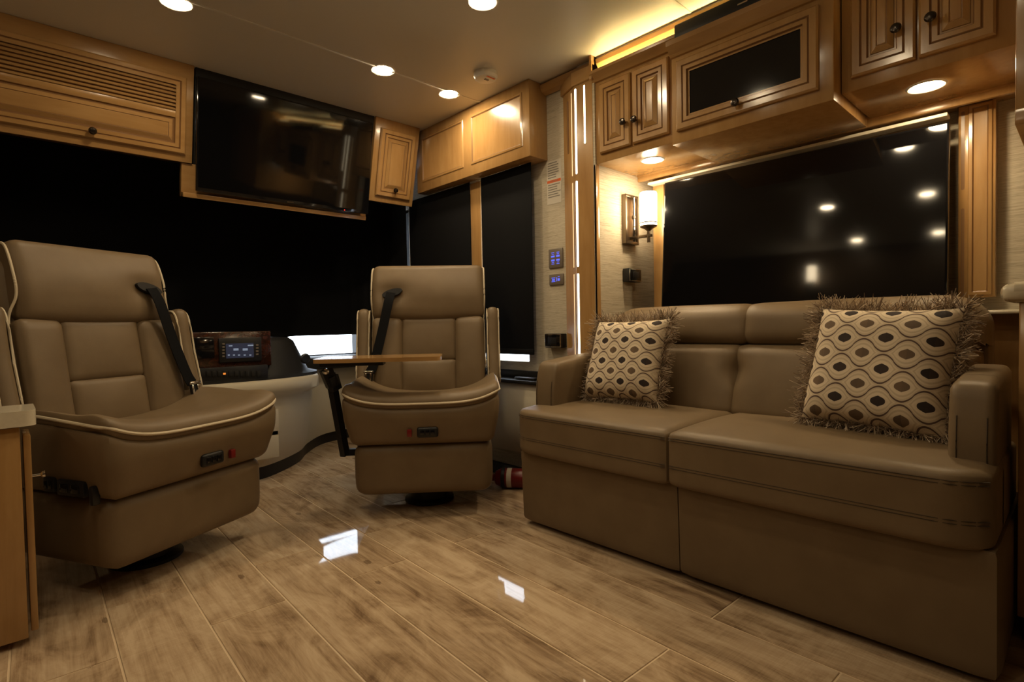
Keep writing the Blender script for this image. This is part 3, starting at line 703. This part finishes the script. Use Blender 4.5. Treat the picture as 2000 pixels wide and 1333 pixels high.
# ================================================================== THROW PILLOWS
def pillow(bl, br, lean, size, label, roll=0):
    bl, br = Vector(bl), Vector(br); mid = (bl+br)/2
    ux = (br-bl).normalized(); up0 = Vector((0, 0, 1)); nrm = up0.cross(ux) * -1
    if nrm.x > 0: nrm = -nrm
    upv = (up0*math.cos(lean) - nrm*math.sin(lean)).normalized(); n2 = ux.cross(upv)
    M = Matrix((( ux.x, upv.x, n2.x, mid.x), (ux.y, upv.y, n2.y, mid.y), (ux.z, upv.z, n2.z, mid.z), (0, 0, 0, 1))) @ Matrix.Rotation(roll, 4, 'Z')
    t = thing('throw_pillow', label, 'pillow', mid, group='patterned throw pillows with fringe on the sofa')
    n = 30; h = size/2; vs_, fs, uvs = [], [], []
    for side in (1, -1):
        o = len(vs_)
        for j in range(n+1):
            for i in range(n+1):
                u, v = 2*i/n-1, 2*j/n-1
                inx = 1-.055*(1-v*v)**1*abs(u)**3; iny = 1-(.10 if v > 0 else .045)*(1-u*u)*abs(v)**3
                th = .080*((1-u**4)*(1-v**4))**.55*(1+.10*math.sin(3*u+2*v))
                vs_.append(Vector((u*h*inx, h+v*h*iny, side*th))); uvs.append((i/n, j/n))
        for j in range(n):
            for i in range(n):
                q = [o+j*(n+1)+i, o+j*(n+1)+i+1, o+(j+1)*(n+1)+i+1, o+(j+1)*(n+1)+i]; fs.append(q if side > 0 else q[::-1])
    cu = mk('cover', (vs_, fs), 'ogee_fabric', t, M, 60, uv=uvs)
    rr = random.Random(int(size*1000)+int(mid.y*100)); fv, ff, fi = [], [], []
    ns = 2600
    for k in range(ns):
        d = rr.uniform(0, 4); e = int(d); f = (d-e)*2-1
        pin = 1-.055*(1-f*f)
        p, out, tg = [((f*h, h-h*pin), (0, -1), (1, 0)), ((h*pin, h+f*h), (1, 0), (0, 1)), ((f*h, h+h*pin), (0, 1), (1, 0)), ((-h*pin, h+f*h), (-1, 0), (0, 1))][e]
        if e == 2: p = (p[0], h+h*(1-.10*(1-f*f)))
        P = Vector((p[0], p[1], rr.uniform(-.008, .008))); D = Vector((out[0], out[1], rr.uniform(-.9, .9))) + Vector((tg[0], tg[1], 0))*(rr.uniform(-.7, .7)+.5*math.sin(d*23))
        if abs(f) > .93: D += Vector((tg[0], tg[1], 0))*math.copysign(.7, f)
        D.normalize(); L = rr.uniform(.020, .034)
        if e == 0: L *= .75
        cur = Vector((rr.uniform(-1, 1), rr.uniform(-1, 1), rr.uniform(-1, 1)))*.016
        pts = [P-D*.004, P+D*L*.5+cur*.6, P+D*L+cur*1.6]
        o = len(fv); wv = D.cross(Vector((rr.uniform(-1, 1), rr.uniform(-1, 1), rr.uniform(-1, 1)))).normalized()*.0011; wz = D.cross(wv).normalized()*.0011
        for q in pts:
            for (a, b) in ((1, 0), (-.5, .87), (-.5, -.87)): fv.append(q+wv*a+wz*b)
        for s in range(2):
            for c in range(3): ff.append([o+s*3+c, o+s*3+(c+1) % 3, o+s*3+3+(c+1) % 3, o+s*3+3+c])
        fi += [rr.choice((0, 0, 1, 2))]*6
    me = mk('fringe', (fv, ff, fi), None, t, M, 0, ['fringe0', 'fringe1', 'fringe2']); me['kind'] = 'stuff'
    return t
zs = .508
pillow((1.875, 1.528, zs+.02), (1.880, 1.175, zs+.02), math.radians(20), .360, 'patterned fringed pillow leaning at the arm beside the lighted pillar', math.radians(1))
pillow((1.868, .640, zs+.02), (1.835, .262, zs+.02), math.radians(20), .380, 'patterned fringed pillow leaning at the arm beside the cream counter', math.radians(-2))

# ================================================================== CAPTAIN CHAIRS
def chair(loc, rz, label, bs, extra):
    """bs: side (+1/-1, local x) that carries the belt; front is local -y"""
    t = thing('captain_chair', label, 'chair', loc, rz, group='leather captain chairs in the cab'); T = MW[t]
    P = lambda name, g, m, par=t, **k: mk(name, g, m, par, T, **k)
    P('pedestal', join(glathe([(.12, 0), (.12, .012), (.09, .02), (.08, .10), (.08, .16)], n=28)), 'black_plastic')
    def d0(p):
        x, y, z = p; k = max(0, (.20-z)/.12); return (x*(1-.035*k*k), y*(1-.04*k*k), z)
    P('base_skirt', gsoft((0, 0, .218), (.308, .275, .119), .045, 14, (.004, .006, 0), d0), 'leather')
    def lift(x, y):        # bolsters rise at the sides and towards the back, dip in the middle
        s = min(1, abs(x)/.335); bk = max(0, min(1, (y+.30)/.28))
        return .050*s**4 + .022*s**3*bk - .036*(1-s*s)*bk
    def wid(z): return 1+.10*max(0, (z-.33)/.15)
    def d1(p):
        x, y, z = p; k = max(0, min(1, (z-.34)/.12)); x *= wid(z)
        if y < 0: y -= .035*k
        yy = y
        if z > .45: z += lift(x, y)*min(1, (z-.45)/.04)
        return (x, yy, z)
    P('seat_skirt', gsoft((0, -.01, .418), (.312, .285, .086), .03, 18, (0, .006, 0), d1), 'leather')
    def d2(p):
        x, y, z = p; k = 1; x *= wid(.465)
        if y < 0: y -= .035
        if z > .46: z += lift(x, y) + .012*math.exp(-((y+.26)/.06)**2)
        else: z += lift(x, y)
        return (x, y, z)
    P('seat_cushion', gsoft((0, -.01, .517), (.314, .287, .033), .032, 22, (0, 0, .012), d2), 'leather')
    # piping round the seat edge
    pth = []
    hx, fy, by = .312*wid(.465)+.004, -.295-.041, .24
    rc = .05
    pts = [(-hx, by)]+[(-hx, by-(by-fy-rc)*i/10) for i in range(1, 11)]
    pts += [(-hx+rc-rc*math.cos(a), fy+rc-rc*math.sin(a)) for a in [math.pi/2*k/6 for k in range(1, 7)]]
    pts += [(-hx+rc+(2*hx-2*rc)*i/22, fy) for i in range(1, 23)]
    pts += [(hx-rc+rc*math.sin(a), fy+rc-rc*math.cos(a)) for a in [math.pi/2*k/6 for k in range(1, 7)]]
    pts += [(hx, fy+rc+(by-fy-rc)*i/10) for i in range(1, 11)]
    P('seat_piping', gtube([(x, y, .519+lift(x, y)) for (x, y) in pts], .0052, 7), 'piping')
    # backrest, reclined
    B = T @ Matrix.Translation((0, .13, .47)) @ Matrix.Rotation(math.radians(-9), 4, 'X')
    Q = lambda name, g, m, par=t, **k: mk(name, g, m, par, B, **k)
    def narrow(p):
        x, y, z = p; k = max(0, (.15-z)/.15); return (x*(1-.06*k*k), y, z)
    Q('back_shell', gsoft((0, .075, .33), (.292, .045, .335), .04, 12, deform=narrow), 'leather')
    for s in (-1, 1):
        def db(p, s=s):
            x, y, z = p; e = abs(x)
            y -= .018*max(0, (e-.16)/.12)
            x = x*(1-.06*max(0, (.15-z)/.15)**2)
            return (x, y, z)
        Q('back_bolster', gsoft((s*.2135, .045, .235), (.077, .062, .205), .03, 14, (0, .012, 0), db), 'leather')
    Q('lumbar_panel', gsoft((0, .050, .325), (.142, .052, .116), .016, 12, (0, .012, 0)), 'leather')
    Q('lumbar_panel', gsoft((0, .050, .118), (.142, .056, .096), .016, 12, (0, .014, 0)), 'leather')
    def dh(p):
        x, y, z = p
        y -= .020*math.sin(math.pi*max(0, min(1, (z-.43)/.26))) - .0
        z -= .012*math.exp(-(x/.2)**2) if z < .50 else 0
        dd = math.hypot((x-bs*.185)/.075, (z-.565)/.045)
        if y < .03: y += .022*math.exp(-dd*dd)
        return (x, y, z)
    hr = Q('headrest', gsoft((0, .055, .577), (extra['hw'], .068, .147), .036, 24, (0, .008, 0), dh), 'leather')
    for s in (-1, 1):
        pth = spline([(s*(extra['hw']+-0.0020), .075, .718), (s*(extra['hw']+0.0010), .015, .700), (s*(extra['hw']+0.0015), -.012, .60), (s*(extra['hw']+0.0010), -.01, .52), (s*0.2910, .012, .44), (s*.293, .008, .30), (s*.285, .005, .10)], 8)
        Q('back_piping', gtube(pth, .0045, 7), 'piping')
    # arm rests folded up beside the back
    for s in (-1, 1):
        ax = s*.338
        ar = Q('armrest', gsoft((ax, .055, .285), (.034, .078, .205), .032, 12, (0, 0, 0), lambda p: (p[0], p[1]-.02*max(0, (.3-p[2])/.2), p[2])), 'leather')
        for e in (-1, 1):
            lp = []
            for k in range(28):
                a = 2*math.pi*k/28; cy, cz = math.cos(a), math.sin(a)
                yy = .055+math.copysign(abs(cy)**.45, cy)*.071; zz = .285+math.copysign(abs(cz)**.35, cz)*.198
                lp.append((ax+e*.030, yy-.02*max(0, (.3-zz)/.2), zz))
            mk('armrest_piping', gtube(lp, .0042, 6, True), 'piping', ar, B)
    # seat belt
    def slot(rx_, rz_, k, yy): return [(bs*.185+rx_*math.cos(a)+0, yy, .565+rz_*math.sin(a)+bs*(-.25)*rx_*math.cos(a)) for a in [2*math.pi*i/k for i in range(k)]]
    sv = slot(.052, .020, 24, -.042)+slot(.052, .020, 24, .02)
    Q('belt_guide', (sv, [list(range(24)), list(range(24, 48))[::-1]]+[[i, (i+1) % 24, 24+(i+1) % 24, 24+i] for i in range(24)]), 'black_plastic')
    bp = spline([(bs*.19, -.043, .565), (bs*.203, -.062, .50), (bs*.232, -.062, .36), (bs*.270, -.066, .20), (bs*.292, -.065, .15)], 8)
    bl = Q('seat_belt', gribbon(bp, (1, 0, 0), .047, .003), 'black_cloth')
    bp2 = spline([(bs*.298, -.066, .145), (bs*.308, -.056, .04), (bs*.312, -.03, -.05)], 5)
    Q('belt_stalk', gribbon(bp2, (1, .2, 0), .042, .012), 'black_plastic')
    bx_ = bs*.300
    Q('buckle', shift((0, 0, .045), gbox((bx_-.026, -0.077, .098), (bx_+.026, -0.065, .112), .003), gbox((bx_-.017, -0.075, .055), (bx_-.008, -0.069, .10), .002), gbox((bx_+.008, -0.075, .055), (bx_+.017, -0.069, .10), .002), gbox((bx_-.017, -0.075, .052), (bx_+.017, -0.069, .062), .002)), 'chrome')
    # switches on the front skirt
    yf = -.322
    sx = -bs*.035*extra.get('sw', 1)
    sw = P('switch_housing', gsoft((sx+extra.get('swx', 0), yf, .392), (.046, .010, .023), .0095, 8), 'black_plastic')
    for k in (-1, 0, 1): mk('rocker', gbox((sx+extra.get('swx', 0)+k*.022-.009, yf-.013, .381), (sx+extra.get('swx', 0)+k*.022+.009, yf-.008, .403), .002), 'gloss_black', sw, T)
    rx_ = sx+extra.get('swx', 0)+extra.get('rx', -.085)
    P('power_switch', gbox((rx_-.010, yf-.010, .375), (rx_+.010, yf+.006, .407), .002), 'red_plastic')
    if extra.get('side'):
        X0 = -.328
        for (y0, y1, z0, z1) in ((-.20, -.075, .345, .395), (-.06, -.01, .350, .398)):
            cp = P('side_control', gbox((X0-.008, y0, z0), (X0+.02, y1, z1), .006), 'black_plastic')
            for k in range(2): mk('control_button', gbox((X0-.011, y0+(y1-y0)*(.15+.42*k), z0+.012), (X0-.006, y0+(y1-y0)*(.43+.42*k), z1-.012), .002), 'gloss_black', cp, T)
        P('lever', gbox((X0-.010, -.245, .325), (X0+.015, -.225, .385), .006), 'black_plastic')
    return t
def along(c0, c1, dep):
    m = (Vector(c0)+Vector(c1))/2; d = (Vector(c1)-Vector(c0)).normalized(); n = Vector((-d.y, d.x)); n = n if n.y > 0 else -n
    return m+n*dep, math.atan2(d.y, d.x)
c1, r1 = along((.2185, 2.033), (.7445, 2.282), .27)
chair((.377, 2.442, 0), math.radians(27.1), 'taupe leather captain chair with side controls, beside the low cream-topped cabinet', 1, {'hw': .270, 'side': True, 'sw': 1, 'swx': .055, 'rx': .085})
c2, r2 = along((1.145, 2.294), (1.564, 1.817), .27)
chair((1.529, 2.248, 0), math.radians(-39.1), 'taupe leather captain chair with a fold-out table in front, beside the sofa', -1, {'hw': .295, 'sw': 1, 'swx': -.01, 'rx': -.078})

# ================================================================== LOW CABINET AT THE EDGE (driver side)
cb = thing('low_cabinet', 'low maple cabinet with cream solid-surface top in front of the driver seat', 'cabinet', (-.2, 2.05, 0))
mk('body', gbox((-.6, 1.985, .02), (.030, 2.15, .600), .003), 'maple', cb)
dd = mk('door', gbox((.036, 2.0, .03), (.052, 2.14, .575), .003), 'maple', cb)
kk = onz(72, 922, .49)
mk('knob', glathe([(.004, 0), (.004, .018), (.009, .022), (.010, .028), (.003, .031)], (.052, 2.03, .455), 14, 'X'), 'chrome', dd)
ctp = [(-.62, 1.97), (.035, 1.97)]+[(.035+.03*math.sin(a), 2.0-.03*math.cos(a)) for a in [math.pi/2*k/6 for k in range(1, 7)]]+[(.065, 2.16), (-.62, 2.16)]
mk('countertop', gprism(ctp, 'Z', .603, .645), 'counter', cb)

# ================================================================== END CABINETS BY THE SOFA
ec = thing('end_cabinet', 'maple base cabinet with cream bullnose counter at the end of the sofa', 'cabinet', (2.0, -.2, 0))
mk('body', gbox((1.90, -.7, .07), (2.54, .128, .885), .003), 'maple', ec)
mk('toe_kick', gbox((1.93, -.7, 0), (2.54, .12, .07), 0), 'black_plastic', ec)
bn = [(1.868, .905), (1.863, .912), (1.863, .922), (1.868, .933), (1.88, .937), (2.55, .937), (2.55, .885), (1.90, .885), (1.89, .895)]
mk('counter_edge', gprism(bn, 'Y', -.7, .135), 'counter', ec, smooth=50)
mk('counter_end', gsoft((2.2, .13, .911), (.337, .035, .026), .025, 10), 'counter', ec)
mk('splash_ledge', gbox((2.42, .13, .858), (2.558, .30, .872), .006), 'counter', ec)
mk('side_panel', gbox((2.54, .13, .05), (2.558, .32, .858), 0), 'maple', ec)
ti = thing('tall_cabinet_end', 'maple tall cabinet end panel hanging at the edge of the sofa alcove', 'cabinet', (1.9, 0, 1.33))
mk('side_panel', gbox((1.90, -.7, 1.335), (2.54, .138, 2.09), .003), 'maple', ti)
mk('bottom_rail', gbox((1.895, -.7, 1.335), (1.905, .138, 1.375), .002), 'maple', ti)
vv = thing('glass_cylinder', 'slim clear tumbler standing on the cream counter', 'glass', (1.98, .103, .937))
mk('wall', glathe([(.012, 0), (.0125, .09), (.0115, .09), (.011, .004)], (1.98, .103, .938), 16, cap=False), 'clear_glass', vv)
mk('base', glathe([(.012, 0), (.012, .006)], (1.98, .103, .937), 16), 'clear_glass', vv)

# ================================================================== DASHBOARD
da = thing('dashboard', 'cream and black dashboard with wood-grain radio panel in front of the cab chairs', 'dashboard', (.8, 3.4, 0))
def plan(pts, z, k=6): return [(p.x, p.y, z) for p in spline([(x, y, 0) for (x, y) in pts], k)]
lo = [(-.8, 3.22), (.5, 3.22), (.95, 3.215), (1.12, 3.25), (1.36, 3.45), (1.52, 3.68), (1.75, 3.90), (2.10, 3.97)]
mid = [(-.8, 3.16), (.5, 3.16), (.98, 3.16), (1.18, 3.20), (1.38, 3.38), (1.50, 3.62), (1.70, 3.86), (2.10, 3.93)]
hi_ = [(-.8, 3.14), (.5, 3.14), (1.0, 3.14), (1.22, 3.175), (1.40, 3.32), (1.47, 3.56), (1.66, 3.84), (2.10, 3.90)]
lip = [(-.8, 3.10), (.5, 3.10), (1.0, 3.10), (1.26, 3.14), (1.43, 3.28), (1.46, 3.52), (1.66, 3.82), (2.10, 3.88)]
rear = [(-.8, 4.05), (0, 4.05), (.4, 4.05), (.9, 4.05), (1.3, 4.05), (1.6, 4.05), (1.8, 4.05), (2.1, 4.05)]
mk('console', gloft([plan(lo, .075), plan(mid, .20), plan(hi_, .44), plan(hi_, .475), plan(lip, .505), plan(lip, .565), plan([(x, y+.015) for x, y in lip], .575), plan(rear, .575)], False), 'cream_plastic', da, smooth=60)
mk('toe_kick', gloft([plan([(x, y+.02) for x, y in lo], 0), plan([(x, y+.02) for x, y in lo], .085)], False), 'black_plastic', da, smooth=60)
ub = [(-.8, 3.125), (.5, 3.125), (.95, 3.125), (1.15, 3.15), (1.36, 3.24), (1.47, 3.40), (1.50, 3.7), (1.51, 4.05)]
um = [(-.8, 3.155), (.5, 3.155), (.95, 3.155), (1.18, 3.17), (1.33, 3.27), (1.42, 3.42), (1.45, 3.7), (1.46, 4.05)]
uu = [(-.8, 3.19), (.5, 3.19), (.95, 3.19), (1.16, 3.205), (1.26, 3.27), (1.32, 3.40), (1.35, 3.7), (1.36, 4.05)]
mk('upper_dash', gloft([plan(ub, .575), plan(ub, .592), plan(um, .604), plan(uu, .785), plan([(x-.02, y+.03) for x, y in uu], .806), plan(rear, .806)], False), 'dash_black', da, smooth=60)
mk('passenger_shelf', gbox((1.50, 3.75, .565), (2.1, 4.05, .65), .01), 'dash_black', da)
def dquad(name, px0, py0, px1, py1, Y, dep, m, par, bev=.004):
    a, b = ony(px0, py0, Y), ony(px1, py1, Y)
    return mk(name, gbox((a.x, Y, a.z), (b.x, Y+dep, b.z), bev), m, par)
bz = dquad('radio_bezel', 250, 652, 531, 714, 3.145, .05, 'burl', da, .006)
dquad('storage_pocket', 330, 661, 420, 700, 3.138, .02, 'gloss_black', da)
rd = dquad('radio', 427, 661, 512, 705, 3.136, .02, 'black_plastic', da)
dquad('radio_screen', 441, 672, 496, 698, 3.1345, .004, 'display', rd, 0)
for (x0, y0, x1, y1) in ((447, 675, 454, 677), (484, 674, 495, 676), (456, 681, 466, 685), (474, 681, 484, 685), (445, 693, 449, 695), (455, 693, 459, 695), (465, 693, 469, 695), (476, 693, 480, 695), (487, 693, 491, 695)):
    dquad('screen_mark', x0, y0, x1, y1, 3.1335, .002, 'display_text', rd, 0)
for i in range(5): dquad('radio_button', 434, 671+i*6, 439, 674+i*6, 3.133, .006, 'switch_face', rd, .001)
for i in range(4): dquad('radio_button', 500, 673+i*6, 505, 676+i*6, 3.133, .006, 'switch_face', rd, .001)
sp_ = dquad('switch_row', 380, 721, 524, 740, 3.125, .03, 'black_plastic', da)
for i in range(11): dquad('switch', 392+i*11, 725, 400+i*11, 736, 3.121, .01, 'dash_black', sp_, .002)
dquad('indicator', 436, 729, 441, 732, 3.1195, .003, 'amber_led', sp_, 0)
cu = dquad('cup_holder', 433, 774, 515, 812, 3.125, .05, 'gloss_black', da)
for (px, py) in ((470, 806), (500, 806)):
    q = ony(px, py, 3.12); mk('cup_ring', gtube([(q.x+.05*math.cos(a), 3.121, q.z+.05*math.sin(a)) for a in [math.pi*k/12 for k in range(13)]], .0025, 6), 'chrome', cu)
for (y0, y1) in ((811, 850), (855, 893)): dquad('drawer', 440, y0, 546, y1, 3.150, .08, 'cream_plastic', da, .004)
gp = onz(560, 700, .7)
vt = ony(597, 700, 3.33); mk('air_vent', glathe([(.03, 0), (.032, -.008), (.022, -.014), (.008, -.012)], (vt.x-.02, vt.y-.035, vt.z), 20, 'Y'), 'black_plastic', da)

# ---- side console under the passenger windows
sk = thing('side_console', 'cream side console with dark tray top below the passenger window', 'console', (2.08, 2.5, 0))
mk('body', gprism([(2.122, .12), (2.05, .16), (2.02, .34), (2.045, .50), (2.06, .535), (2.122, .535)], 'Y', 1.84, 3.6), 'cream_plastic', sk, smooth=60)
mk('tray', gbox((2.03, 1.84, .535), (2.122, 3.6, .555), .006), 'dash_black', sk)
mk('tray_back', gbox((2.110, 1.84, .553), (2.122, 3.6, .60), .003), 'black_plastic', sk)
mk('end_cap', gbox((2.04, 1.84, .555), (2.12, 1.90, .585), .006), 'cream_plastic', sk)
mk('step', gbox((2.06, 1.84, 0), (2.122, 3.4, .05), .003), 'dash_black', sk)
# remotes / pens on the tray
rm = tag(mk('remote_control', gbox((2.05, 2.02, .556), (2.09, 2.17, .570), .005), 'black_plastic'), 'black remote lying on the tray under the window', 'remote')
# ---- fire extinguisher lying low behind the passenger seat
fx = thing('fire_extinguisher', 'red fire extinguisher lying low between passenger seat and sofa', 'extinguisher', (1.955, 2.14, .0))
q = ond(1003, 886, 3.02); ax0 = Vector((1.99, 2.06, .075))
ET = Matrix.Translation((1.955, 2.035, .054)) @ Matrix.Rotation(math.radians(128), 4, 'Z')
mk('cylinder', glathe([(.001, -.10), (.035, -.098), (.048, -.085), (.05, 0), (.05, .10), (.036, .13), (.018, .14), (.018, .16)], (0, 0, 0), 24, 'X'), 'red_plastic', fx, ET)
mk('label_wrap', glathe([(.0505, .045), (.0505, .07)], (0, 0, 0), 24, 'X', False), 'white_paper', fx, ET)
mk('strap', glathe([(.051, .08), (.053, .082), (.053, .098), (.051, .10)], (0, 0, 0), 24, 'X', False), 'black_plastic', fx, ET)
mk('valve', join(gbox((.155, -.014, -.014), (.195, .014, .014), .003), gbox((.16, -.01, .014), (.22, .01, .026), .003)), 'black_plastic', fx, ET)

# ================================================================== PULL-OUT TABLE
tb = thing('swivel_table', 'thin maple swivel table on a black leg in front of the passenger seat', 'table', ond(672, 888, 2.6))
n0, n1 = ond(608, 708, 2.30), ond(862, 700, 2.36); zt_ = (n0.z+n1.z)/2
n0.z = n1.z = zt_
dn = (n1-n0).normalized(); bkv = Vector((-dn.y, dn.x, 0)); bkv = bkv if bkv.y > 0 else -bkv
rc = .03; poly = []
L_ = (n1-n0).length; Dp = .27
for (cx, cy, a0) in ((rc, rc, math.pi), (L_-rc, rc, 1.5*math.pi), (L_-rc, Dp-rc, 0), (rc, Dp-rc, .5*math.pi)):
    for k in range(6): a = a0+math.pi/2*k/5; q = n0+dn*(cx+rc*math.cos(a))+bkv*(cy+rc*math.sin(a)); poly.append((q.x, q.y))
mk('top', gprism(poly, 'Z', zt_-.009, zt_+.009), 'maple_side', tb)
l0 = n0+dn*.10+bkv*.12; l0.z = zt_-.01
l1 = n0+dn*.36+bkv*.12; l1.z = zt_-.01
def bar(p, q, wx, wy):
    p, q = Vector(p), Vector(q); d = (q-p).normalized(); s = d.cross(Vector((0, 0, 1)));
    if s.length < .1: s = RX.copy()
    s.normalize(); u = d.cross(s).normalized(); vs_ = []
    for e in (p, q):
        for (a, b) in ((-1, -1), (1, -1), (1, 1), (-1, 1)): vs_.append(e+s*a*wx/2+u*b*wy/2)
    return vs_, [[3, 2, 1, 0], [4, 5, 6, 7]]+[[i, (i+1) % 4, 4+(i+1) % 4, 4+i] for i in range(4)]
mk('bracket', bar(n0+dn*.02+bkv*.10-Vector((0, 0, .018)), n0+dn*.29+bkv*.10-Vector((0, 0, .018)), .09, .016), 'black_plastic', tb)
lt, lb = ond(645, 730, 2.42), ond(674, 889, 2.52)
mk('hinge_block', bar(ond(636, 722, 2.41), ond(650, 755, 2.43), .04, .05), 'black_plastic', tb)
mk('sleeve', bar(ond(647, 735, 2.42), ond(655, 762, 2.44), .036, .05), 'black_plastic', tb)
mk('leg', bar(lt, lb, .026, .04), 'black_plastic', tb)
mk('foot', bar(ond(665, 884, 2.52), ond(715, 882, 2.58), .03, .03), 'black_plastic', tb)
mk('knob', glathe([(.004, -.012), (.013, -.008), (.014, .004), (.006, .01)], ond(636, 726, 2.37), 14, 'Y'), 'chrome', tb)
